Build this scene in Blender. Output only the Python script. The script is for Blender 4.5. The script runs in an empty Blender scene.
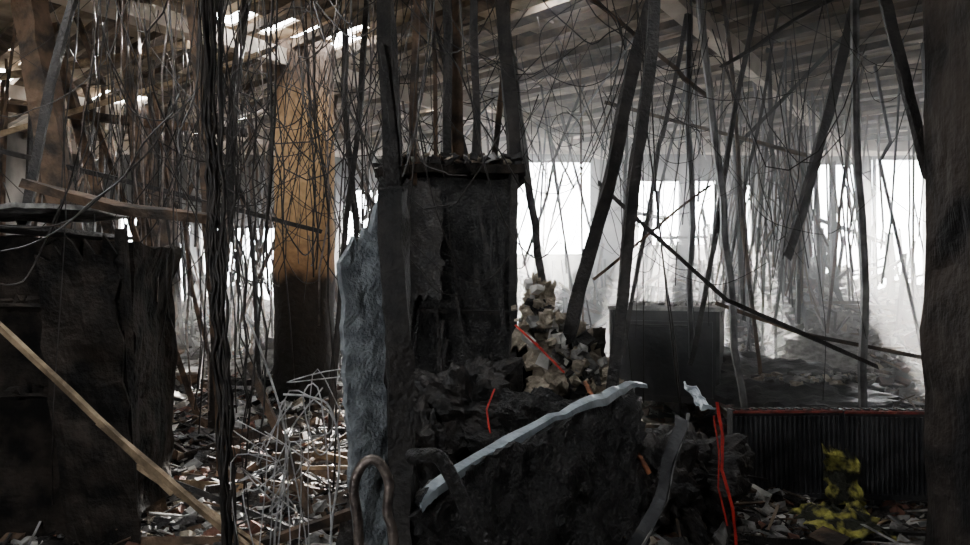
import bpy, math, random
from mathutils import Vector, Matrix, noise
random.seed(7)
R=random.random
def U(a,b): return a+(b-a)*random.random()
def ss(a,b,x):
    t=max(0,min(1,(x-a)/(b-a))); return t*t*(3-2*t)

# ---------------------------------------------------------------- materials
def mat(name,c1,c2,scale=6,rough=.85,metal=0,bump=.4,c3=None,detail=6,lo=.38,hi=.62,spec=.5):
    m=bpy.data.materials.new(name); m.use_nodes=True
    nt=m.node_tree; N=nt.nodes; L=nt.links
    b=N['Principled BSDF']; b.inputs['Roughness'].default_value=rough; b.inputs['Metallic'].default_value=metal
    b.inputs['Specular IOR Level'].default_value=spec
    tc=N.new('ShaderNodeTexCoord'); n=N.new('ShaderNodeTexNoise'); n.inputs['Scale'].default_value=scale; n.inputs['Detail'].default_value=detail
    L.new(tc.outputs['Object'],n.inputs['Vector'])
    r=N.new('ShaderNodeValToRGB'); r.color_ramp.elements[0].position=lo; r.color_ramp.elements[1].position=hi
    r.color_ramp.elements[0].color=(*c1,1); r.color_ramp.elements[1].color=(*c2,1)
    if c3:
        e=r.color_ramp.elements.new(min(.99,hi+.08)); e.color=(*c3,1)
    L.new(n.outputs['Fac'],r.inputs['Fac']); L.new(r.outputs['Color'],b.inputs['Base Color'])
    if bump:
        n2=N.new('ShaderNodeTexNoise'); n2.inputs['Scale'].default_value=scale*5; n2.inputs['Detail'].default_value=8
        L.new(tc.outputs['Object'],n2.inputs['Vector'])
        bp=N.new('ShaderNodeBump'); bp.inputs['Strength'].default_value=bump; bp.inputs['Distance'].default_value=.03
        L.new(n2.outputs['Fac'],bp.inputs['Height']); L.new(bp.outputs['Normal'],b.inputs['Normal'])
    return m
CHAR=mat('charred_wood',(.008,.0075,.007),(.03,.025,.022),9,.6,0,.6)
CHARM=mat('matt_char',(.008,.0075,.007),(.035,.028,.023),5,.95,0,.8,spec=.15)
CHARB=mat('charred_brown',(.018,.013,.009),(.13,.08,.048),5,.8,0,.6)
STEEL=mat('sooted_steel',(.12,.12,.12),(.32,.32,.31),7,.5,.4,.2)
DSTEEL=mat('blackened_steel',(.02,.021,.023),(.06,.06,.062),7,.45,.4,.3)
ALU=mat('crumpled_aluminium',(.32,.37,.41),(.56,.63,.68),10,.3,.6,.3)
ASH=mat('ash_grey',(.11,.105,.10),(.32,.31,.29),12,.95)
PLAST=mat('plaster_white',(.38,.36,.33),(.66,.64,.6),9,.95)
TAN=mat('scorched_plank',(.12,.085,.05),(.36,.26,.16),8,.85)
BRICK=mat('sooted_brick',(.05,.025,.02),(.2,.09,.06),8,.9)
CEIL=mat('smoked_ceiling_board',(.24,.185,.13),(.60,.50,.38),2.5,.9,0,.2)
JOIST=mat('smoked_joist',(.05,.038,.027),(.20,.15,.105),4,.9)
BEAMM=mat('concrete_beam',(.52,.45,.37),(.75,.67,.57),3,.9)
WALLM=mat('smoked_plaster_wall',(.03,.027,.024),(.16,.145,.13),1.6,.95)
GROUND=mat('ash_ground',(.022,.02,.018),(.13,.12,.11),5,.95,0,1,(.36,.34,.32))
OUT=mat('dusty_pavement',(.6,.58,.55),(.8,.78,.75),2,.9)
PANEL=mat('grey_plaster_panel',(.15,.165,.18),(.32,.35,.37),14,.85,0,.8)
ROCK=mat('dusty_plaster_lump',(.14,.115,.085),(.42,.36,.28),7,.95,0,1)
BLACKP=mat('black_glossy_char',(.006,.006,.006),(.028,.026,.025),12,.4,0,1)
PIER=mat('sooted_render',(.010,.009,.009),(.045,.036,.03),3,.85,0,.8,spec=.2)
RED=mat('red_plastic',(.4,.015,.012),(.65,.04,.03),10,.6)
REDP=mat('red_painted_edge',(.10,.02,.015),(.34,.05,.035),12,.7)
RUST=mat('rusty_pipe',(.16,.06,.03),(.5,.18,.08),14,.8)
YEL=mat('yellow_cloth',(.02,.02,.012),(.40,.37,.08),9,.9,0,.8,lo=.47,hi=.66)
WIREM=mat('burnt_white_wire',(.25,.25,.25),(.6,.59,.58),20,.6,0,0)
WIREB=mat('burnt_black_wire',(.008,.007,.006),(.035,.028,.024),20,.5,.3,0)
RAIL=mat('rust_brown_tube',(.08,.065,.06),(.28,.23,.2),16,.35,.6,.3)
WHITE=mat('white_plastic',(.7,.75,.8),(.85,.9,.95),10,.4,0,.2)
BOXM=mat('dark_enamel',(.012,.014,.017),(.034,.036,.04),5,.4,.2,.3)
DUST=mat('dust_top',(.2,.2,.2),(.5,.49,.47),12,.95)

def column_mat():
    m=bpy.data.materials.new('scorched_column'); m.use_nodes=True
    nt=m.node_tree;N=nt.nodes;L=nt.links;b=N['Principled BSDF'];b.inputs['Roughness'].default_value=.9
    tc=N.new('ShaderNodeTexCoord');sp=N.new('ShaderNodeSeparateXYZ');L.new(tc.outputs['Object'],sp.inputs[0])
    n=N.new('ShaderNodeTexNoise');n.inputs['Scale'].default_value=3;n.inputs['Detail'].default_value=7;L.new(tc.outputs['Object'],n.inputs['Vector'])
    ma=N.new('ShaderNodeMath');ma.operation='MULTIPLY_ADD';ma.inputs[1].default_value=.5;L.new(n.outputs['Fac'],ma.inputs[0]);L.new(sp.outputs['Z'],ma.inputs[2])
    mr=N.new('ShaderNodeMapRange');mr.inputs[1].default_value=1.0;mr.inputs[2].default_value=5.0;L.new(ma.outputs[0],mr.inputs[0])
    r=N.new('ShaderNodeValToRGB');cr=r.color_ramp
    cr.elements[0].position=0;cr.elements[0].color=(.014,.012,.010,1)
    cr.elements[1].position=1;cr.elements[1].color=(.07,.05,.038,1)
    for p,c in ((.24,(.035,.024,.016)),(.30,(.62,.35,.16)),(.5,(.85,.54,.26)),(.70,(.7,.44,.22)),(.82,(.14,.09,.06))):
        e=cr.elements.new(p);e.color=(*c,1)
    L.new(mr.outputs[0],r.inputs[0])
    n2=N.new('ShaderNodeTexNoise');n2.inputs['Scale'].default_value=14;n2.inputs['Detail'].default_value=9;L.new(tc.outputs['Object'],n2.inputs['Vector'])
    mx=N.new('ShaderNodeMix');mx.data_type='RGBA';mx.blend_type='MULTIPLY';mx.inputs[0].default_value=.7
    L.new(r.outputs[0],mx.inputs[6]);L.new(n2.outputs['Fac'],mx.inputs[7]);L.new(mx.outputs[2],b.inputs['Base Color'])
    bp=N.new('ShaderNodeBump');bp.inputs['Strength'].default_value=.7;bp.inputs['Distance'].default_value=.04
    L.new(n2.outputs['Fac'],bp.inputs['Height']);L.new(bp.outputs[0],b.inputs['Normal'])
    return m
COLM=column_mat()

# ---------------------------------------------------------------- mesh builder
class MB:
    def __init__(s): s.v=[];s.f=[];s.m=[];s.mats=[]
    def mi(s,m):
        if m not in s.mats: s.mats.append(m)
        return s.mats.index(m)
    def add(s,vs,fs,m):
        o=len(s.v);k=s.mi(m)
        s.v+= [tuple(v) for v in vs]
        for f in fs: s.f.append(tuple(i+o for i in f)); s.m.append(k)
    def box(s,c,size,m,rot=(0,0,0),jit=0):
        from mathutils import Euler
        M=Euler(rot).to_matrix();c=Vector(c)
        vs=[]
        for x,y,z in ((-1,-1,-1),(1,-1,-1),(1,1,-1),(-1,1,-1),(-1,-1,1),(1,-1,1),(1,1,1),(-1,1,1)):
            p=Vector((x*size[0]/2*(1+U(-jit,jit)),y*size[1]/2*(1+U(-jit,jit)),z*size[2]/2*(1+U(-jit,jit))))
            vs.append(c+M@p)
        s.add(vs,[(0,3,2,1),(4,5,6,7),(0,1,5,4),(1,2,6,5),(2,3,7,6),(3,0,4,7)],m)
    def path(s,pts,w,t,m,rough=.12,step=.18,twist=0,taper=1,bow=0,kink=0):
        pts=[Vector(p) for p in pts]
        if kink and len(pts)==2:
            L_=(pts[1]-pts[0]).length
            ks=sorted(U(.15,.85) for _ in range(random.choice((1,2,2,3))))
            pts=[pts[0]]+[pts[0].lerp(pts[1],k)+Vector((U(-1,1),U(-1,1),0))*kink*L_ for k in ks]+[pts[1]]
        ps=[];
        for a,b in zip(pts[:-1],pts[1:]):
            n=max(1,int((b-a).length/step))
            for i in range(n): ps.append(a.lerp(b,i/n))
        ps.append(pts[-1]); n=len(ps); vs=[]
        if bow:
            sd=Vector((U(0,50),U(0,50),0))
            for i in range(n):
                e=max(0.0,math.sin(math.pi*i/max(1,n-1)))**.5
                ps[i]=ps[i]+Vector((noise.noise(sd+Vector((0,0,ps[i].z*.7+ps[i].x*.4))),noise.noise(sd+Vector((7,0,ps[i].z))),0))*bow*e
        for i,p in enumerate(ps):
            d=(ps[min(i+1,n-1)]-ps[max(i-1,0)]).normalized()
            u=d.cross(Vector((0,1,0)))
            if u.length<.1: u=d.cross(Vector((1,0,0)))
            u.normalize(); v=d.cross(u)
            a=twist+.3*math.sin(i*.35); u2=u*math.cos(a)+v*math.sin(a); v2=d.cross(u2)
            k=1+(taper-1)*i/max(1,n-1)
            off=Vector((U(-1,1),U(-1,1),0))*w*rough*.2
            e=(U(-1,1)*w*1.5 if i in(0,n-1) else 0)*(rough>0)
            for x,y in((-1,-1),(1,-1),(1,1),(-1,1)):
                vs.append(p+off+u2*(x*w/2*k*(1+U(-rough,rough)))+v2*(y*t/2*k*(1+U(-rough,rough)))+d*(e*U(0,1)))
        fs=[]
        for i in range(n-1):
            for j in range(4):
                a=i*4+j;b=i*4+(j+1)%4; fs.append((a,b,b+4,a+4))
        fs+=[(3,2,1,0),tuple((n-1)*4+j for j in range(4))]
        s.add(vs,fs,m)
    def channel(s,p0,p1,w,t,m):   # C-section metal stud
        p0=Vector(p0);p1=Vector(p1);d=(p1-p0).normalized();u=d.cross(Vector((0,1,0))).normalized();v=d.cross(u)
        q=.004
        prof=[(-w/2,t/2),(-w/2,-t/2),(w/2,-t/2),(w/2,t/2),(w/2-q,t/2),(w/2-q,-t/2+q),(-w/2+q,-t/2+q),(-w/2+q,t/2)]
        n=14;vs=[]
        sd=U(0,30)
        for i in range(n+1):
            p=p0.lerp(p1,i/n)+Vector((noise.noise(Vector((sd,0,i*.5)))*.04,U(-1,1)*.008,0))
            for x,y in prof: vs.append(p+u*x+v*y)
        fs=[]
        for i in range(n):
            for j in range(8):
                a=i*8+j;b=i*8+(j+1)%8;fs.append((a,b,b+8,a+8))
        s.add(vs,fs,m)
    def tube(s,pts,r,m,n=6,sm=4):
        P=[Vector(p) for p in pts]
        if sm>1 and len(P)>2:
            Q=[]
            for i in range(len(P)-1):
                a=P[max(i-1,0)];b=P[i];c=P[i+1];d=P[min(i+2,len(P)-1)]
                for k in range(sm):
                    t=k/sm
                    Q.append(.5*((2*b)+(c-a)*t+(2*a-5*b+4*c-d)*t*t+(3*b-a-3*c+d)*t**3))
            Q.append(P[-1]);P=Q
        vs=[];N=len(P);u=None
        for i,p in enumerate(P):
            d=(P[min(i+1,N-1)]-P[max(i-1,0)])
            if d.length<1e-6: d=Vector((0,0,1))
            d.normalize()
            if u is None:
                u=d.orthogonal().normalized()
            else:
                u=(u-d*u.dot(d)); u=u.normalized() if u.length>1e-5 else d.orthogonal().normalized()
            v=d.cross(u)
            for j in range(n):
                a=2*math.pi*j/n; vs.append(p+u*math.cos(a)*r+v*math.sin(a)*r)
        fs=[]
        for i in range(N-1):
            for j in range(n):
                a=i*n+j;b=i*n+(j+1)%n;fs.append((a,b,b+n,a+n))
        fs+=[tuple(reversed(range(n))),tuple((N-1)*n+j for j in range(n))]
        s.add(vs,fs,m)
    def sheet(s,c00,c10,c11,c01,th,m,nu=14,nv=14,amp=.03,fr=3,edge=0,seed=0):
        c=[Vector(p) for p in(c00,c10,c11,c01)]
        nrm=(c[1]-c[0]).cross(c[3]-c[0]).normalized();top=[];bot=[]
        for j in range(nv+1):
            for i in range(nu+1):
                u=i/nu;v=j/nv
                if edge:
                    if i in(0,nu): u+=U(-edge,edge)
                    if j in(0,nv): v+=U(-edge,edge)
                p=c[0]*(1-u)*(1-v)+c[1]*u*(1-v)+c[2]*u*v+c[3]*(1-u)*v
                p=p+nrm*amp*noise.fractal(p*fr+Vector((seed,0,0)),.8,2.,4)
                top.append(p+nrm*th/2);bot.append(p-nrm*th/2)
        o=len(top);W=nu+1;fs=[]
        for j in range(nv):
            for i in range(nu):
                a=j*W+i;fs.append((a,a+1,a+W+1,a+W));fs.append((o+a,o+a+W,o+a+W+1,o+a+1))
        rim=[i for i in range(W)]+[j*W+nu for j in range(1,nv+1)]+[nv*W+i for i in range(nu-1,-1,-1)]+[j*W for j in range(nv-1,0,-1)]
        for a,b in zip(rim,rim[1:]+rim[:1]): fs.append((b,a,o+a,o+b))
        s.add(top+bot,fs,m)
    def block(s,lo,hi,m,amp=.05,fr=3,n=10,rot=0,lean=(0,0)):
        lo=Vector(lo);hi=Vector(hi);c=(lo+hi)/2;h=(hi-lo)/2;vs=[];idx={};fs=[]
        def V(i,j,k):
            if (i,j,k) in idx:return idx[i,j,k]
            p=Vector(((2*i/n-1)*h.x,(2*j/n-1)*h.y,(2*k/n-1)*h.z))
            q=p+c; d=Vector((noise.fractal(q*fr,.8,2,5),noise.fractal(q*fr+Vector((9,0,0)),.8,2,5),noise.fractal(q*fr+Vector((0,9,0)),.8,2,5)))*amp
            p=Matrix.Rotation(rot,3,'Z')@p
            p.x+=lean[0]*(p.z+h.z);p.y+=lean[1]*(p.z+h.z)
            vs.append(c+p+d);idx[i,j,k]=len(vs)-1;return len(vs)-1
        for a in range(n):
            for b in range(n):
                fs.append((V(a,b,0),V(a,b+1,0),V(a+1,b+1,0),V(a+1,b,0)))
                fs.append((V(a,b,n),V(a+1,b,n),V(a+1,b+1,n),V(a,b+1,n)))
                fs.append((V(a,0,b),V(a+1,0,b),V(a+1,0,b+1),V(a,0,b+1)))
                fs.append((V(a,n,b),V(a,n,b+1),V(a+1,n,b+1),V(a+1,n,b)))
                fs.append((V(0,a,b),V(0,a,b+1),V(0,a+1,b+1),V(0,a+1,b)))
                fs.append((V(n,a,b),V(n,a+1,b),V(n,a+1,b+1),V(n,a,b+1)))
        s.add(vs,fs,m)
    def obj(s,name,smooth=False):
        me=bpy.data.meshes.new(name);me.from_pydata(s.v,[],s.f)
        for m in s.mats: me.materials.append(m)
        me.polygons.foreach_set('material_index',s.m)
        if smooth: me.polygons.foreach_set('use_smooth',[True]*len(s.f))
        me.update()
        o=bpy.data.objects.new(name,me);bpy.context.scene.collection.objects.link(o);return o

CH=4.5
# ---------------------------------------------------------------- terrain
MOUNDS=[(0.1,5.6,.9,.8,.75),(1.5,6.2,.6,.7,.35),(2.3,8.4,1.3,1.0,.45),(.4,3.7,.7,.6,.45),(1.1,4.8,.55,.6,.42),
        (-2.2,9.3,1.2,1.2,.3),(-3.6,6.5,1.5,1.2,.5),(3.6,8.6,1.3,1.1,.35),(-6,10,2,2,.6),
        (1.2,13.2,1.3,1.2,.8),(4.2,13.4,1.6,1.2,.9),(-5.0,13.5,2.0,1.2,.5),(5.2,10.2,1.0,.8,.4)]
def h(x,y):
    z=noise.fractal(Vector((x*.9,y*.9,0)),.8,2,5)*.10+noise.noise(Vector((x*5,y*5,3)))*.035
    z+=ss(8.5,15,y)*(.75+.55*ss(1,6,x))
    for a,b,sx,sy,k in MOUNDS: z+=k*math.exp(-((x-a)/sx)**2-((y-b)/sy)**2)
    return z+.02
mb=MB();nx,ny=190,210;vs=[];fs=[]
for j in range(ny+1):
    for i in range(nx+1):
        x=-9+18.6*i/nx;y=-1.5+17.5*j/ny;vs.append((x,y,h(x,y)))
for j in range(ny):
    for i in range(nx):
        a=j*(nx+1)+i;fs.append((a,a+1,a+nx+2,a+nx+1))
mb.add(vs,fs,GROUND);mb.obj('floor',True)
mb=MB();mb.box((0,36.4,-.1),(80,40,.3),OUT);mb.box((0,-12,-.1),(60,20,.3),OUT);mb.obj('pavement_outside')

# ---------------------------------------------------------------- shell
def wall_open(name,x0,x1,z0,z1,y0,y1,ops,m):
    mb=MB();xs=sorted({x0,x1,*[o[0] for o in ops],*[o[1] for o in ops]});zs=sorted({z0,z1,*[o[2] for o in ops],*[o[3] for o in ops]})
    for a,b in zip(xs,xs[1:]):
        for c,d in zip(zs,zs[1:]):
            cx=(a+b)/2;cz=(c+d)/2
            if any(o[0]<cx<o[1] and o[2]<cz<o[3] for o in ops): continue
            mb.box((cx,(y0+y1)/2,cz),(b-a,y1-y0,d-c),m)
    return mb.obj(name)
OPS=[(-7.9,-6.3,1.2,3.0),(-6.1,-4.1,1.2,2.8),(-3.0,-1.6,2.4,3.6),(.3,2.3,2.2,4.2),(3.2,4.2,2.4,3.8),(4.4,5.0,2.4,3.8),(5.3,5.75,2.4,3.7),(7.0,8.1,1.3,4.15),(8.25,9.5,1.3,4.25)]
FOPS=[(-3.7,-2.15,1.9,2.75)]  # unseen opening behind the camera, added to bring in soft front light
wall_open('wall_back',-9.3,9.9,-.2,CH+.2,16,16.3,OPS,WALLM)
wall_open('wall_front',-9.3,9.9,-.2,CH+.2,-1.8,-1.5,FOPS,WALLM)
mb=MB();mb.box((-9.15,7.25,2.25),(.3,17.5,5),WALLM);mb.obj('wall_left')
mb=MB();mb.box((9.75,7.25,2.25),(.3,17.5,5),WALLM);mb.obj('wall_right')
for k,o in enumerate(OPS):
    mb=MB();y=15.95
    mb.path([(o[0]+.03,y,o[2]),(o[0]+.03,y,o[3])],.07,.06,DSTEEL,.05)
    mb.path([(o[1]-.03,y,o[2]),(o[1]-.03,y,o[3])],.07,.06,DSTEEL,.05)
    mb.path([(o[0],y,o[3]-.03),(o[1],y,o[3]-.03)],.07,.06,DSTEEL,.05)
    n=max(1,int((o[1]-o[0])/.9))
    for i in range(1,n):
        x=o[0]+(o[1]-o[0])*i/n
        mb.path([(x+U(-.1,.1),y,o[2]),(x,y,o[3])],.04,.05,DSTEEL,.2)
    mb.obj('window_%d'%(k+1))

# ceiling: boards, joists and main beams
A=Vector((.56,.83,0)).normalized();B=Vector((A.y,-A.x,0))
B2=Vector((.70,-.71,0)).normalized()
HOLES=[(-6.6,10.8,.55),(-5.9,11.8,.4),(-7.4,10.0,.5),(-1.75,8.8,.34),(-2.85,8.0,.3),(-2.4,8.4,.15),(-1.9,3.9,.6),(1.6,3.2,.4),(-.3,12.5,.4),(-5.2,7.2,.35),(.7,7.2,.14),(-4.2,5.2,.3)]  # the two holes nearest the camera are unseen, added to light the foreground
mb=MB()
perp=Vector((-B2.y,B2.x,0))
c0=Vector((.3,7.25,0))
for i in range(-60,61):
    for j in range(-22,23):
        p=c0+B2*(j*.75+(i%2)*.35)+perp*(i*.22)
        if not(-9.3<p.x<9.9 and -1.9<p.y<16.4): continue
        if any((p.x-a)**2+((p.y-b))**2<(r*(1+.3*noise.noise(p*2)))**2 for a,b,r in HOLES): continue
        if noise.noise(p*.9+Vector((4,2,0)))>.62 and 6<p.y<15 and p.x<-.5: continue
        sagz=0; tilt=U(-.015,.015)
        if R()<.05: tilt=U(-.12,.12); sagz=-.05
        mb.box((p.x,p.y,CH+.04+U(0,.03)+sagz),(.77,.226,.03),CEIL if R()<.85 else JOIST,(tilt,0,math.atan2(B2.y,B2.x)))
# roofing felt over the boards, open only where the roof is holed
for i in range(-9,10):
    for j in range(-2,17):
        x=i+.5;y=j+.5-.0
        if x<-.6 and y>3.0: continue
        if any((x-a)**2+(y-b)**2<(r+.75)**2 for a,b,r in HOLES): continue
        mb.box((x,y,CH+.12),(1.01,1.01,.02),CHARM)
mb.obj('ceiling')
mb=MB()
def clipline(p,d):
    t0,t1=-30,30
    for o,dd,lo,hi in((p.x,d.x,-9,9.6),(p.y,d.y,-1.5,16)):
        if abs(dd)<1e-6: continue
        a=(lo-o)/dd;b=(hi-o)/dd
        if a>b:a,b=b,a
        t0=max(t0,a);t1=min(t1,b)
    return t0,t1
pa=Vector((1.54,6.6,0))
for i in range(-22,23):
    p=pa+A*(i*.62); t0,t1=clipline(p,B2)
    if t1-t0<.6: continue
    a=p+B2*t0;b=p+B2*t1
    mb.path([(a.x,a.y,CH-.07),(b.x,b.y,CH-.07+U(-.08,.02))],.08,.15,JOIST,.14,.4)
mb.obj('ceiling_joists')
for i,off in enumerate((-8.8,-4.4,0,4.4)):
    p=pa+B*off;t0,t1=clipline(p,A)
    if t1-t0<1: continue
    a=p+A*t0;b=p+A*t1
    mb=MB();mb.path([(a.x,a.y,CH-.2),(b.x,b.y,CH-.2)],.18,.18,BEAMM,.04,.6);mb.obj('ceiling_beam')
mb=MB();mb.path([(-9,15,CH-.2),(9.6,15,CH-.2)],.25,.25,BEAMM,.05,.5);mb.obj('header_beam')

# ---------------------------------------------------------------- columns
def column(name,x,y,r,z1,m,lean=(0,0)):
    mb=MB();n=28;k=46;vs=[]
    for i in range(k+1):
        z=z1*i/k
        for j in range(n):
            a=2*math.pi*j/n
            rr=r*(1+.06*noise.fractal(Vector((math.cos(a)*1.5,math.sin(a)*1.5,z*1.3)),.8,2,5))
            if .95*z1<z: rr*=1.08
            vs.append((math.cos(a)*rr+lean[0]*z,math.sin(a)*rr+lean[1]*z,z))
    fs=[(i*n+j,i*n+(j+1)%n,(i+1)*n+(j+1)%n,(i+1)*n+j) for i in range(k) for j in range(n)]
    mb.add(vs,fs,m);o=mb.obj(name,True);o.location=(x,y,0);return o
column('support_column',-2.17,9,.35,4.5,COLM)
column('support_column',5.6,13.5,.22,4.4,CHARB)
column('support_column',-5.2,12,.3,4.4,CHARB)
mb=MB()
mb.block((2.52,3.75,-.1),(3.7,4.3,4.45),PIER,.03,2.5,26)
for i in range(26):
    z=.1+(i%13)*.085
    mb.box((2.6+(i//13)*.27+(.13 if i%2 else 0)+U(-.01,.01),3.735,z),(.24,.05,.07),BRICK if R()<.35 else PIER,(0,0,0),.06)
mb.obj('rendered_brick_pier')

# ---------------------------------------------------------------- studs
def stud(p0,p1,w,m,name='charred_stud',mid=None,t=None,rough=.14,bow=.07):
    mb=MB();pts=[p0,p1] if mid is None else [p0,mid,p1]
    mb.path(pts,w,t or w*.6,m,rough,.14,bow=bow,kink=.010 if bow>.03 else 0);return mb.obj(name)
def mstud(p0,p1,w,m=STEEL,name='metal_stud'):
    mb=MB();mb.channel(p0,p1,w,w*.7,m);return mb.obj(name)
mstud((.14,7,4.45),(.62,6.8,1.0),.07)
stud((1.35,5,4.5),(.55,5,1.3),.085,CHAR,mid=(.9,5,2.85))
stud((1.13,4.6,4.45),(.72,4.6,.4),.07,CHAR)
mstud((1.66,6,4.45),(2.12,6,.3),.05)
mstud((1.90,7,4.45),(1.93,7,1.0),.05,DSTEEL)
stud((2.42,6.5,4.45),(1.78,6.5,1.0),.042,CHAR)
stud((3.3,6.5,4.45),(2.62,6.5,1.95),.08,CHAR,mid=(3.02,6.5,3.3))
mstud((2.94,6,4.45),(3.06,6,.1),.055)
stud((2.45,5,4.45),(2.97,5,2.4),.07,CHAR)
stud((1.92,7,4.45),(1.28,7,1.0),.04,CHAR)
stud((2.9,6,4.05),(1.9,6,3.45),.03,CHAR)
stud((2.2,7,4.45),(2.65,7.2,.8),.035,CHARB)
stud((2.9,7.4,4.45),(2.2,7.4,.8),.03,CHAR)
stud((3.9,8,4.4),(2.6,7.8,3.1),.04,CHAR)
stud((.6,6.2,4.3),(1.9,6.4,3.3),.035,CHARB)
stud((1.2,7.5,3.5),(3.3,7.7,3.0),.035,CHARB)
stud((.84,5.5,2.45),(3.1,5.9,1.05),.03,CHAR,'fallen_batten',mid=(1.76,5.5,1.6))
stud((1.9,6.2,1.55),(3.6,6.0,1.1),.03,CHARB,'fallen_batten',mid=(2.6,6.1,1.3))
stud((.75,5.2,1.75),(1.95,6.5,2.55),.02,CHARB,'fallen_batten')
for x0,x1,z1,w,d in((-.72,-.6,1.9,.08,5),(-.52,-.5,2.4,.05,5.2),(-.3,-.27,2.5,.06,5.3),(-.15,-.19,2.5,.09,5.4),(-.05,-.07,2.5,.05,5.2),(.06,.22,2.45,.09,5.3),(-.4,-.36,2.5,.03,5.5),(-.6,-.1,2.5,.03,5.5),(.28,.05,2.5,.04,5.6)):
    stud((x0,d,4.5),(x1,d,z1),w,random.choice((CHAR,CHAR,CHARB)))
# left cluster
stud((-4.0,6.5,4.5),(-3.35,6.5,.4),.2,CHARB,'leaning_timber_post',t=.2,rough=.08,bow=.02)
stud((-2.4,6,4.45),(-2.1,6,.1),.08,CHARB,mid=(-2.2,6,2.4))
stud((-2.2,7,4.45),(-2.55,7,.2),.08,CHAR)
stud((-3.4,7,4.45),(-2.95,7,.4),.08,CHARB)
stud((-1.5,8,4.45),(-1.35,8,.3),.06,CHAR)
stud((-1.1,7,4.45),(-1.45,7,.3),.05,CHAR)
stud((-4.6,8,4.45),(-3.4,7.6,.6),.11,CHARB)
stud((-5.5,9,4.45),(-4.9,9,.4),.15,CHARB)
stud((-2.9,5.6,4.45),(-3.4,5.5,2.1),.06,CHAR)
stud((-5.4,8,3.6),(-2.2,7,3.1),.08,CHARB,'fallen_batten')
stud((-4.8,7,3.0),(-2.2,8,4.2),.05,TAN,'fallen_batten')
stud((-4.4,6.2,2.9),(-1.6,7.2,2.2),.04,CHAR,'fallen_batten')
stud((-6.2,8.5,3.9),(-3.2,8.2,4.3),.08,TAN,'fallen_batten')
mb=MB()
def hang(x,y,dx,zb,w,t,m):
    if -2.7<(x+dx*.5)*9/y<-1.6 and y<9.2: return
    mb.path([(x,y,4.4),(x+dx,y+U(-.3,.3),zb)],w,t,m,.12,.3,kink=.03)
for i in range(60):
    x=U(-.8,5.0);y=U(8,13.5);dx=random.gauss(0,.6)
    zb=h(x+dx,y) if R()<.55 else U(1.6,3.4)
    hang(x,y,dx,zb,U(.012,.04),U(.012,.03),random.choice((CHARB,DSTEEL,STEEL,CHAR)))
for i in range(80):
    x=U(-7.5,-.7);y=U(6.5,14);dx=random.gauss(0,.7)
    zb=h(x+dx,y) if R()<.6 else U(1.2,3)
    hang(x,y,dx,zb,U(.012,.06),U(.02,.05),random.choice((CHAR,CHAR,CHARB,CHARB)))
for i in range(26):
    x=U(5,6.9);y=U(10,15);dx=random.gauss(0,.3)
    hang(x,y,dx,U(1.2,2.8),U(.012,.04),.03,CHARB)
mb.obj('collapsed_ceiling_framing')
mb=MB()
for i in range(75):
    a=U(0,6.28);r=U(.1,.6)
    mb.tube([(3.4+math.cos(a)*r*.6,9+math.sin(a)*r,U(2.7,3.6)),(3.4+math.cos(a)*r*1.0+U(-.1,.1),9+math.sin(a)*r,2.6),(3.4+math.cos(a)*r*1.2+U(-.15,.15),9,U(1.3,2.2))],U(.004,.013),random.choice((CHARB,CHAR,JOIST)),5,3)
mb.path([(3.4,9,4.45),(3.45,9,3.0)],.05,.05,CHAR);mb.path([(2.9,9,3.45),(3.9,9,3.2)],.05,.04,CHAR)
mb.path([(3.0,9,3.4),(3.1,9,1.2)],.06,.04,CHAR);mb.path([(3.8,9,3.2),(3.75,9,1.2)],.05,.04,CHAR)
mb.obj('hanging_lath_bundle')
mb=MB()
for i in range(120):
    x=U(.0,9.2);y=U(11,15.4);b=h(x,y);mb.path([(x,y,b-.1),(x+U(-.4,.4),y,b+U(.3,1.4))],U(.02,.07),.04,random.choice((CHARB,DSTEEL,CHAR,CHAR)),.15,.25,kink=.03)
for i in range(80):
    x=U(.0,9.2);y=U(9.5,15);b=h(x,y);mb.path([(x,y,b+U(.1,.5)),(min(9.3,x+U(-1.5,1.5)),y,b+U(.1,.8))],U(.03,.07),.04,random.choice((CHARB,CHAR,JOIST)),.15,.3,kink=.03)
for i in range(90):
    x=U(-8,-2);y=U(11,15.4);b=h(x,y);mb.path([(x,y,b-.1),(x+U(-.7,.7),y,b+U(.5,2))],U(.02,.08),.04,random.choice((CHAR,CHARB)),.15,.25,kink=.03)
for i in range(60):
    x=U(-7,8.5);y=U(10,15);b=h(x,y);mb.sheet((x,y,b),(x+U(.4,.9),y,b+U(-.1,.1)),(x+U(.3,.9),y+.4,b+U(.1,.6)),(x,y+.4,b+U(.1,.5)),.03,random.choice((ASH,PLAST,JOIST,CHARB,CHAR)),5,5,.05,2,.12)
for x,z in((5.9,3.6),(6.5,3.9),(7.6,2.6),(2.6,4.3),(3.0,3.2)):
    mb.path([(x,14,.6),(x+U(-.15,.15),14,z)],.11,.1,CHAR,.1,.25)
mb.path([(5.9,14,2.9),(7.6,14,2.3)],.08,.06,CHAR,.1,.25,kink=.02);mb.path([(2.4,14,3.0),(3.4,14,2.8)],.08,.06,CHAR,.1,.25)
mb.obj('burnt_partition_remains')

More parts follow.
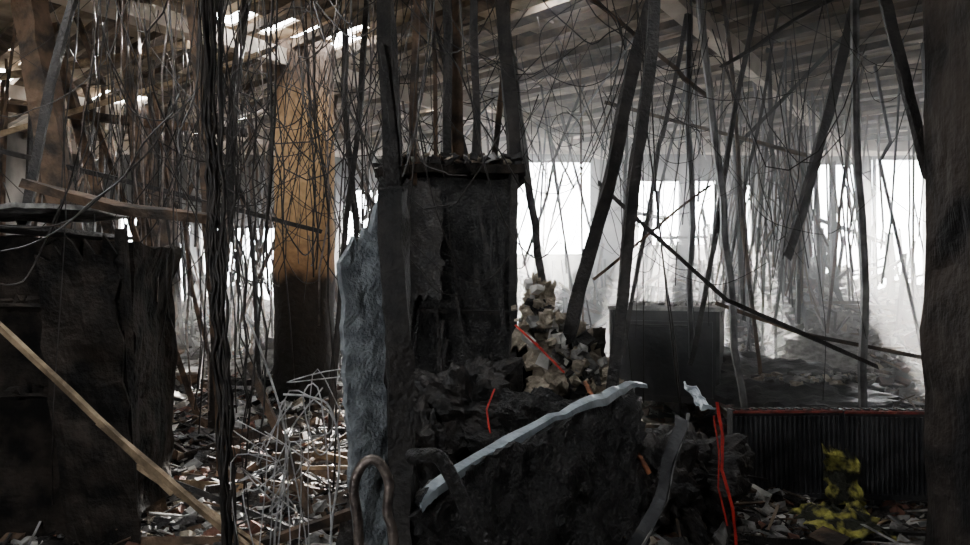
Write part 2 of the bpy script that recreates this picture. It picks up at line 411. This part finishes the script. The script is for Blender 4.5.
# ---------------------------------------------------------------- foreground post and panel
mb=MB()
mb.path([(-.42,3,4.5),(-.40,3,2.9),(-.36,3,2.05)],.06,.05,CHAR,.14,.08)
mb.path([(-.375,3,2.2),(-.34,3,1.4),(-.31,3,.0)],.10,.09,CHAR,.12,.06)
mb.path([(-.34,2.98,2.1),(-.38,2.95,2.5),(-.41,2.95,2.7)],.02,.02,CHAR,.3,.08)
mb.obj('charred_post')
mb=MB();mb.sheet((-.57,2.92,1.80),(-.425,3.02,2.04),(-.37,3.05,.0),(-.47,2.94,.0),.04,PANEL,8,60,.03,5,.03)
mb.obj('broken_plasterboard_panel')
mb=MB()
mb.tube([(-.41,2.5,0.1),(-.42,2.5,.89),(-.437,2.5,1.07),(-.41,2.5,1.157),(-.36,2.5,1.173),(-.32,2.5,1.1),(-.325,2.5,1.0),(-.30,2.5,.85),(-.28,2.5,.1)],.017,RAIL,10,5)
mb.tube([(-.24,2.45,1.2),(-.20,2.4,1.214),(-.144,2.4,1.205),(-.085,2.4,1.10),(-.03,2.4,.97),(.01,2.4,.85),(.04,2.4,.1)],.024,BLACKP,12,6)
mb.obj('bent_tubular_handrail',True)

def cable(mb,pts,r,m,wob=.03,n=10):
    P=[Vector(p) for p in pts];Q=[]
    for a,b in zip(P,P[1:]):
        for i in range(n):
            Q.append(a.lerp(b,i/n)+Vector((U(-wob,wob),U(-wob,wob),U(-wob,wob)*.3)))
    Q.append(P[-1]);mb.tube(Q,r,m,5,2)
mb=MB()
for i in range(11):
    o=U(-.045,.045)
    cable(mb,[(-1.12+o,3,4.45),(-1.09+o*.8,3,2.4),(-1.05+o*.6,3,1.4),(-1.0+o*.5,3,.02)],U(.003,.009),WIREB,.014,14)
for i in range(6):
    o=U(-.25,.25)
    cable(mb,[(-1.3+o,3.6,4.45),(-1.2+o*.5,3.6,2.6),(-1.05+o*.3,3.4,U(.6,1.8))],U(.003,.006),WIREB,.03,10)
mb.obj('hanging_cable_bundle',True)

mb=MB()
def droop(p0,p1,sag,r,m):
    p0=Vector(p0);p1=Vector(p1);n=7;Q=[]
    for i in range(n+1):
        t=i/n;p=p0.lerp(p1,t);p.z-=sag*4*t*(1-t);Q.append(p+Vector((U(-.03,.03),U(-.03,.03),U(-.03,.03))))
    mb.tube(Q,r,m,5,3 if R()<.7 else 1)
for i in range(165):
    y=U(3.8,8);x=U(-.75*y*.62-.3,-.05*y)
    droop((x,y,U(2.6,4.45)),(x+U(-1.3,1.3),y+U(-1,1),U(1.6,4.2)),U(0,1.1),U(.002,.006),WIREB)
for i in range(110):
    y=U(4.5,9);x=U(-.1,.5)*y
    droop((x,y,U(2.6,4.45)),(x+U(-1.4,1.4),y+U(-1,1),U(1.8,4.4)),U(0,1.0),U(.0015,.005),WIREB)
for i in range(50):
    y=U(4,7);x=U(-.55,-.1)*y
    droop((x,y,4.4),(x+U(-.3,.3),y,U(.3,2.2)),U(-.1,.1),U(.003,.008),random.choice((WIREB,WIREB,RAIL)))
for i in range(16):
    y=U(4.5,6.5);x=U(0.1,.5)*y
    droop((x,y,4.4),(x+U(-.5,.5),y,U(.6,2.2)),U(-.1,.1),U(.002,.006),WIREB)
# a few loose coils
for i in range(10):
    cx=U(-2.4,2.2);y=U(4.8,6.5);cz=U(2.5,3.6);r=U(.12,.3);Q=[(cx,y,4.4)]
    for k in range(12):
        a=k*.7+U(-.2,.2);Q.append((cx+math.cos(a)*r,y+U(-.05,.05),cz+math.sin(a)*r*U(.8,1.3)))
    mb.tube(Q,U(.002,.005),WIREB,5,4)
mb.obj('tangled_ceiling_wires',True)

# white wire tangle
mb=MB()
for i in range(10):
    x=U(-1.0,-.7);y=U(3.0,3.4);z=U(.9,1.25);Q=[(x+U(-.1,.1),y,.05)]
    Q.append((x+U(-.06,.06),y,.5))
    for k in range(5):
        Q.append((x+U(-.14,.14),y+U(-.08,.08),z+U(-.16,.16)))
    mb.tube(Q,U(.002,.0035),WIREM,5,5)
mb.tube([(-1.02,3.2,1.62),(-.95,3.2,1.45),(-.87,3.2,1.2),(-.85,3.2,1.0),(-.9,3.2,.6),(-.84,3.2,.02)],.005,WIREM,6,5)
mb.tube([(-.86,3.2,1.28),(-.75,3.2,1.27),(-.66,3.2,1.22),(-.62,3.2,1.0),(-.66,3.2,.6),(-.6,3.2,.02)],.005,WIREM,6,5)
mb.obj('burnt_wire_tangle',True)

# ---------------------------------------------------------------- left charred shelving cabinet
mb=MB()
X0,X1,Y0,Y1=-4.1,-2.3,4.7,5.5
mb.block((X0,Y0+.06,-.05),(X1,Y1,2.0),CHARM,.05,2.2,24,.04,(.02,0))
for z in(1.0,1.55,2.02):
    mb.path([(X0,Y0+.05,z+U(-.03,.03)),(-3.1,Y0+.02,z+U(-.06,.06)),(X1+.03,Y0+.08,z)],.025,.14,CHARM if z<2 else CHAR,.3,.1)
mb.path([(X1+.10,Y0,0),(X1+.02,Y0,2.05)],.06,.07,CHARM,.15,.1)
mb.sheet((X1+.2,4.62,.0),(X1+.0,4.62,2.0),(X1-.5,4.68,1.9),(X1-.3,4.66,.1),.02,CHARM,16,12,.05,3,.05,3)
for i in range(40):
    z=random.choice((.1,1.05,1.6));x=U(-3.9,-2.4);mb.box((x,Y0+.03,z),(U(.03,.14),U(.03,.07),U(.02,.1)),CHARM if R()<.8 else CHARB,(U(-.6,.6),U(-.3,.3),U(0,3)),.4)
mb.sheet((-3.9,4.6,2.14),(-2.75,4.6,2.2),(-2.5,5.5,2.2),(-3.9,5.5,2.2),.03,ASH,14,8,.06,2,.05)
mb.obj('charred_shelving_cabinet')
stud((-3.0,4.9,2.38),(-1.85,5.0,2.16),.06,CHARB,'fallen_batten',mid=(-2.4,4.9,2.22),t=.1,bow=.02)
stud((-2.75,4.0,1.66),(-1.66,4.0,.62),.028,TAN,'scorched_floor_plank',t=.03,bow=.02)
stud((-2.05,4.0,1.0),(-1.25,3.9,.38),.035,TAN,'scorched_floor_plank',t=.03,bow=.02)
stud((-1.95,4.2,.72),(-1.15,4.0,.3),.03,TAN,'scorched_floor_plank',t=.03,bow=.02)
stud((-1.4,4.1,.25),(-.55,3.9,.6),.05,CHARB,'scorched_floor_plank',t=.03,bow=.02)
stud((-1.5,4.8,1.2),(-1.05,4.5,.35),.045,CHARB,'scorched_floor_plank',t=.03,bow=.02)

# ---------------------------------------------------------------- centre burnt cabinet
mb=MB()
mb.block((-.70,5.2,.2),(.2,5.85,2.46),BLACKP,.022,3.0,24,.03)
mb.sheet((-.75,5.12,2.50),(.26,5.16,2.52),(.24,5.9,2.54),(-.74,5.88,2.50),.06,CHARM,22,12,.02,5,.03)
mb.path([(-.70,5.17,.2),(-.70,5.17,2.48)],.05,.05,CHAR,.12,.1);mb.path([(.19,5.19,.3),(.20,5.19,2.48)],.05,.05,CHAR,.12,.1)
mb.path([(-.70,5.16,1.55),(.2,5.18,1.52)],.025,.03,CHAR,.25,.1)
mb.sheet((-.66,5.14,2.4),(-.3,5.08,2.4),(-.28,5.04,1.62),(-.66,5.14,1.6),.015,CHAR,12,16,.03,4,.05,5)
for i in range(16):
    x=U(-.7,.2);z=U(1.2,2.5);mb.path([(x,5.12,z),(x+U(-.1,.1),5.10,z-U(.2,.6))],U(.01,.03),.012,random.choice((CHAR,CHAR,BLACKP)),.3,.1)
for i in range(190):
    mb.box((U(-.74,.24),U(5.12,5.8),2.56+U(-.01,.05)),(U(.02,.10),U(.02,.10),U(.01,.05)),random.choice((ASH,CHAR,CHARB,ROCK,CHAR)),(U(-.6,.6),U(-.6,.6),U(0,3)),.4)
mb.obj('burnt_metal_cabinet')
def lump(name,c,r,m,seed,amp=.3):
    mb=MB();n=64;k=40;vs=[]
    for i in range(k+1):
        t=math.pi*i/k
        for j in range(n):
            a=2*math.pi*j/n;d=Vector((math.sin(t)*math.cos(a),math.sin(t)*math.sin(a),math.cos(t)))
            q=1+amp*noise.fractal(d*1.6+Vector((seed,0,0)),.9,2,7)
            mx=max(abs(d.x),abs(d.y),abs(d.z));q*=(.55+.45/mx)
            vs.append((c[0]+d.x*r[0]*q,c[1]+d.y*r[1]*q,c[2]+d.z*r[2]*q))
    fs=[(i*n+j,(i+1)*n+j,(i+1)*n+(j+1)%n,i*n+(j+1)%n) for i in range(k) for j in range(n)]
    mb.add(vs,fs,m);return mb.obj(name)
lump('charred_rubble_lump',(-.1,4.9,.9),(.3,.25,.28),CHAR,18,.5)
lump('charred_rubble_lump',(.3,4.7,.75),(.3,.25,.25),BLACKP,23,.5)
lump('charred_rubble_lump',(1.2,4.6,.5),(.3,.3,.3),CHAR,28,.5)
lump('charred_rubble_lump',(1.0,4.3,.55),(.2,.2,.28),CHAR,33,.5)
lump('charred_rubble_lump',(-.45,4.5,.4),(.3,.3,.5),CHAR,37,.5)
lump('charred_rubble_lump',(.55,5.45,.95),(.34,.28,.42),CHARM,41,.3)
# slumped heap of broken plaster slabs beside the cabinet
mb=MB()
for c,s_,ry,rx in (((.36,5.22,1.50),(.26,.10,.50),.25,-.3),((.50,5.12,1.28),(.34,.09,.42),.55,-.4),((.66,5.12,1.12),(.30,.09,.36),.75,-.35),((.80,5.2,.98),(.24,.08,.3),.9,-.3),((.42,5.05,1.05),(.3,.08,.26),.3,-.5)):
    hx=s_[0]/2;hz=s_[2]/2;cx,cy,cz=c
    def rp(x,z):
        X=x*math.cos(ry)+z*math.sin(ry);Z=-x*math.sin(ry)+z*math.cos(ry)
        return (cx+X,cy+Z*-rx,cz+Z)
    mb.sheet(rp(-hx,-hz),rp(hx,-hz),rp(hx*U(.6,1),hz),rp(-hx*U(.5,1),hz),s_[1],ROCK,12,14,.05,5,.08,U(0,50))
for i in range(260):
    t=R();x=.28+.62*t+random.gauss(0,.05);z=1.62-.85*t+random.gauss(0,.08);s=U(.02,.09)
    mb.box((x,5.05+U(-.06,.12)-.2*t,z),(s,s*U(.5,1),s*U(.4,1)),random.choice((ROCK,ROCK,ASH,CHAR,PLAST)),(U(0,3),U(0,3),U(0,3)),.35)
mb.obj('broken_plaster_heap')

# fallen slab with aluminium strip
mb=MB()
mb.sheet((-.25,3,.94),(.84,4.3,1.13),(.85,3.75,.05),(-.38,2.5,.05),.05,BLACKP,50,40,.06,4,.02,4)
mb.obj('fallen_charred_door')
mb=MB()
P=[Vector(p) for p in((-.28,2.97,.90),(-.22,3,.965),(.07,3.48,1.03),(.56,3.98,1.145),(.80,4.25,1.18),(.90,4.32,1.165))]
Q=[]
for a,b in zip(P,P[1:]):
    for i in range(8): Q.append(a.lerp(b,i/8))
Q.append(P[-1]);vs=[]
for i,p in enumerate(Q):
    n1=noise.noise(p*7)*.018+U(-.003,.003);w=.03+.03*noise.noise(p*3+Vector((5,0,0)))
    vs+=[p+Vector((0,.02,n1)),p+Vector((.03,-w*.7,-w*.35+n1)),p+Vector((.035,-w*.75,-w-.01+n1)),p+Vector((.02,-.0,-.02))]
fs=[]
for i in range(len(Q)-1):
    for j in range(3): fs.append((i*4+j,i*4+j+1,i*4+j+5,i*4+j+4))
mb.add(vs,fs,ALU);mb.obj('crumpled_aluminium_trim')
mb=MB()
P=[(.95,3.62,1.12),(.94,3.6,1.06),(.88,3.6,.9),(.84,3.58,.72),(.75,3.56,.57),(.66,3.5,.45),(.5,3.4,.15)]
mb.path(P,.06,.01,DSTEEL,.1,.05,.5);mb.path([(x+.03,y,z) for x,y,z in P],.010,.03,STEEL,.1,.05)
mb.obj('bent_metal_flashing')
mb=MB();mb.sheet((1.32,5,1.08),(1.42,4.95,1.02),(1.53,4.95,.9),(1.40,5.0,.92),.008,WHITE,8,8,.06,12,.06)
mb.obj('white_plastic_scrap')
def rib(name,pts,w,t,m):
    mb=MB();mb.path(pts,w,t,m,.25,.04);mb.obj(name)
rib('red_plastic_strip',[(1.30,4.2,1.06),(1.33,4.2,.9),(1.32,4.18,.7),(1.37,4.15,.5),(1.40,4.12,.1)],.016,.006,RED)
rib('red_plastic_strip',[(1.28,4.2,1.0),(1.31,4.2,.8),(1.30,4.18,.6),(1.34,4.15,.4)],.008,.006,RED)
rib('red_plastic_strip',[(.2,4.8,1.46),(.36,4.75,1.31),(.5,4.7,1.17)],.012,.012,RED)
rib('red_plastic_strip',[(.06,4.55,1.1),(.01,4.5,.98),(.03,4.45,.85)],.009,.01,RED)
mb=MB();mb.tube([(.60,4.5,1.14),(.68,4.2,.98),(.84,4.15,.80),(.90,4.1,.70)],.014,RUST,8,4);mb.obj('rusty_pipe_stub',True)

# ---------------------------------------------------------------- storage box
def box_obj():
    mb=MB();W,D,H=1.02,.7,.88
    mb.box((0,0,H/2),(W,D,H),BOXM)
    mb.box((0,0,H+.02),(W+.06,D+.06,.04),DUST)
    mb.box((0,-D/2-.01,H/2-.02),(W-.1,.02,H-.16),BOXM)
    for x in(-W/2,W/2): mb.box((x,-D/2,H/2),(.03,.05,H),DSTEEL)
    mb.box((0,-D/2,.03),(W+.04,.05,.06),DSTEEL)
    mb.tube([(-.28,-D/2-.02,H-.14),(-.28,-D/2-.06,H-.14),(.28,-D/2-.06,H-.14),(.28,-D/2-.02,H-.14)],.012,DSTEEL,8,2)
    for i in range(60): mb.box((U(-.48,.48),U(-.3,.3),H+.05),(U(.02,.1),U(.02,.08),U(.01,.05)),random.choice((ASH,PLAST,CHAR)),(U(-.3,.3),U(-.3,.3),U(0,3)),.3)
    o=mb.obj('metal_storage_chest');o.location=(1.86,7.6,.55);o.rotation_euler=(0,0,math.radians(-22))
box_obj()
mb=MB();mb.sheet((2.15,6.9,.62),(3.65,6.6,.5),(3.9,7.4,.72),(2.5,7.9,1.0),.06,DSTEEL,24,16,.07,2,.04,3)
for i in range(80): mb.box((U(2.4,3.6),U(6.95,7.5),.80+U(-.04,.02)),(U(.02,.1),U(.02,.1),.03),random.choice((ASH,CHAR,ROCK)),(U(-.3,.3),U(-.3,.3),U(0,3)),.3)
mb.obj('fallen_roof_panel')
mb=MB();mb.sheet((3.4,8.6,.75),(4.2,8.2,.65),(4.7,9.0,1.0),(3.8,9.4,1.1),.05,ASH,14,10,.08,2,.05,9);mb.obj('fallen_plaster_panel')

# ---------------------------------------------------------------- radiators
def radiator(x,y,rz,W=.82):
    mb=MB();H=.68;n=22
    for i in range(n):
        px=-W/2+W*(i+.5)/n
        mb.tube([(px,-.045,.04),(px,-.045,H-.05)],W/n*.34,DSTEEL,8,1)
    mb.box((0,-.01,H/2),(W,.05,H-.04),DSTEEL)
    mb.box((0,0,H-.015),(W+.02,.14,.018),REDP)
    mb.box((0,0,.03),(W+.02,.11,.04),DSTEEL)
    for s in(-1,1): mb.box((s*(W/2+.005),0,H/2),(.02,.12,H),DSTEEL)
    mb.tube([(W/2-.02,0,.06),(W/2+.06,0,.06),(W/2+.07,0,-.1)],.014,RUST,8,3)
    for i in range(12): mb.box((-W/2+W*(i+.5)/12,0,H+.003),(.035,.1,.008),CHAR)
    o=mb.obj('radiator');o.location=(x,y,.08);o.rotation_euler=(U(-.06,0),0,rz)
radiator(2.29,5.7,.03);radiator(3.12,5.68,-.05,.8)
mb=MB()
mb.sheet((2.5,5.55,.5),(2.72,5.53,.46),(2.75,5.5,.05),(2.5,5.5,.05),.01,YEL,14,14,.10,5,.10,2)
mb.sheet((2.1,5.1,.18),(2.6,5.2,.2),(2.65,4.8,.10),(2.1,4.75,.12),.01,YEL,16,14,.10,5,.10,6)
mb.obj('yellow_scorched_rag')

# ---------------------------------------------------------------- loose rubble
mb=MB()
def chip(x,y,big=1):
    z=h(x,y);t=R();far=ss(7,13,y)
    dark=R()>(.32+.38*far)
    if t<.74:
        s=U(.012,.07)*big*(2.0 if R()<.06 else 1);m=random.choice((CHAR,CHAR,CHARB,BRICK)) if dark else random.choice((ASH,ASH,PLAST,ASH,ROCK))
        mb.box((x,y,z+s*.25),(s*U(.8,2),s*U(.6,1.4),s*U(.3,.9)),m,(U(-.6,.6),U(-.6,.6),U(0,6.3)),.35)
    elif t<.86:
        l=U(.1,.45)*big;w=U(.006,.022)*big;m=random.choice((CHAR,CHAR,CHARB)) if dark else random.choice((TAN,ASH,ASH,JOIST))
        mb.box((x,y,z+U(.01,.08)),(l,w,w*.6),m,(U(-.4,.4),U(-.45,.45),U(0,6.3)),.15)
    else:
        s=U(.05,.16)*big;m=CHAR if dark else random.choice((ASH,PLAST,STEEL))
        mb.box((x,y,z+.02+s*.1),(s,s*U(.5,1),.012),m,(U(-.5,.5),U(-.5,.5),U(0,6.3)),.3)
for i in range(15000):
    y=3.9+5*R()**1.2;x=U(-.68,.68)*y;chip(x,y)
for i in range(11000):
    y=U(7.5,15.8);x=U(-8.8,9.3);chip(x,y,2.0)
for i in range(500):
    y=U(-1,4);x=U(-4,4);chip(x,y)
mb.obj('rubble_debris')
mb=MB()
for i in range(170):
    y=U(4.3,14);x=U(-.66,.66)*y;a=U(0,6.28);l=U(.4,1.5);dz=U(-.1,.5)
    if abs(x+math.cos(a)*l)>8.8: continue
    mb.path([(x,y,h(x,y)+.03),(x+math.cos(a)*l,y+math.sin(a)*l,h(x+math.cos(a)*l,y+math.sin(a)*l)+.05+max(0,dz)*l*.5)],U(.015,.08),U(.012,.04),random.choice((CHAR,CHARB,CHAR,CHARB,JOIST,DSTEEL,TAN)),.2,.15,kink=.02)
mb.obj('broken_timber_pile')

# ---------------------------------------------------------------- smoke haze (fills the daylight side of the hall)
fp=[(-8.9,12.5),(-3.2,9.8),(-.6,7.6),(1.5,5.6),(3.0,4.9),(5.2,4.6),(9.5,4.2),(9.5,15.9),(-8.9,15.9)]
mb=MB();n=len(fp);vs=[(x,y,.3) for x,y in fp]+[(x,y,4.44) for x,y in fp]
mb.add(vs,[tuple(reversed(range(n))),tuple(range(n,2*n))]+[(i,(i+1)%n,n+(i+1)%n,n+i) for i in range(n)],CHAR);hz=mb.obj('smoke_haze')
vm=bpy.data.materials.new('thin_smoke');vm.use_nodes=True;nt=vm.node_tree;nt.nodes.clear()
o=nt.nodes.new('ShaderNodeOutputMaterial');v=nt.nodes.new('ShaderNodeVolumePrincipled')
v.inputs['Density'].default_value=.045;v.inputs['Color'].default_value=(.96,.945,.92,1);v.inputs['Anisotropy'].default_value=.7
nt.links.new(v.outputs[0],o.inputs['Volume']);hz.data.materials.clear();hz.data.materials.append(vm)

# ---------------------------------------------------------------- light
w=bpy.data.worlds.new('overcast_sky');bpy.context.scene.world=w;w.use_nodes=True
bg=w.node_tree.nodes['Background'];bg.inputs[0].default_value=(.95,.975,1,1);bg.inputs[1].default_value=36
sd=bpy.data.lights.new('sun','SUN');sd.energy=110;sd.angle=.03;sd.color=(1,.96,.9)
so=bpy.data.objects.new('sun',sd);bpy.context.scene.collection.objects.link(so)
so.rotation_euler=Vector((-.28,-1,-.36)).to_track_quat('-Z','Y').to_euler()
def portal(loc,rot,sx,sy):
    l=bpy.data.lights.new('window_portal','AREA');l.shape='RECTANGLE';l.size=sx;l.size_y=sy;l.energy=1;l.cycles.is_portal=True
    ob=bpy.data.objects.new('window_portal',l);ob.location=loc;ob.rotation_euler=rot;bpy.context.scene.collection.objects.link(ob)
for a,b,c_,d in OPS: portal(((a+b)/2,16.32,(c_+d)/2),(-math.pi/2,0,0),b-a,d-c_)
for a,b,c_,d in FOPS: portal(((a+b)/2,-1.82,(c_+d)/2),(math.pi/2,0,0),b-a,d-c_)
for a,b,r in HOLES:
    if r>.33: portal((a,b,CH+.14),(0,0,0),2.2*r,2.2*r)

# ---------------------------------------------------------------- camera
cd=bpy.data.cameras.new('camera');cd.lens=27.84;cd.sensor_width=36;cd.clip_start=.05
co=bpy.data.objects.new('camera',cd);co.location=(0,0,1.8);co.rotation_euler=(math.pi/2,0,0)
bpy.context.scene.collection.objects.link(co);bpy.context.scene.camera=co
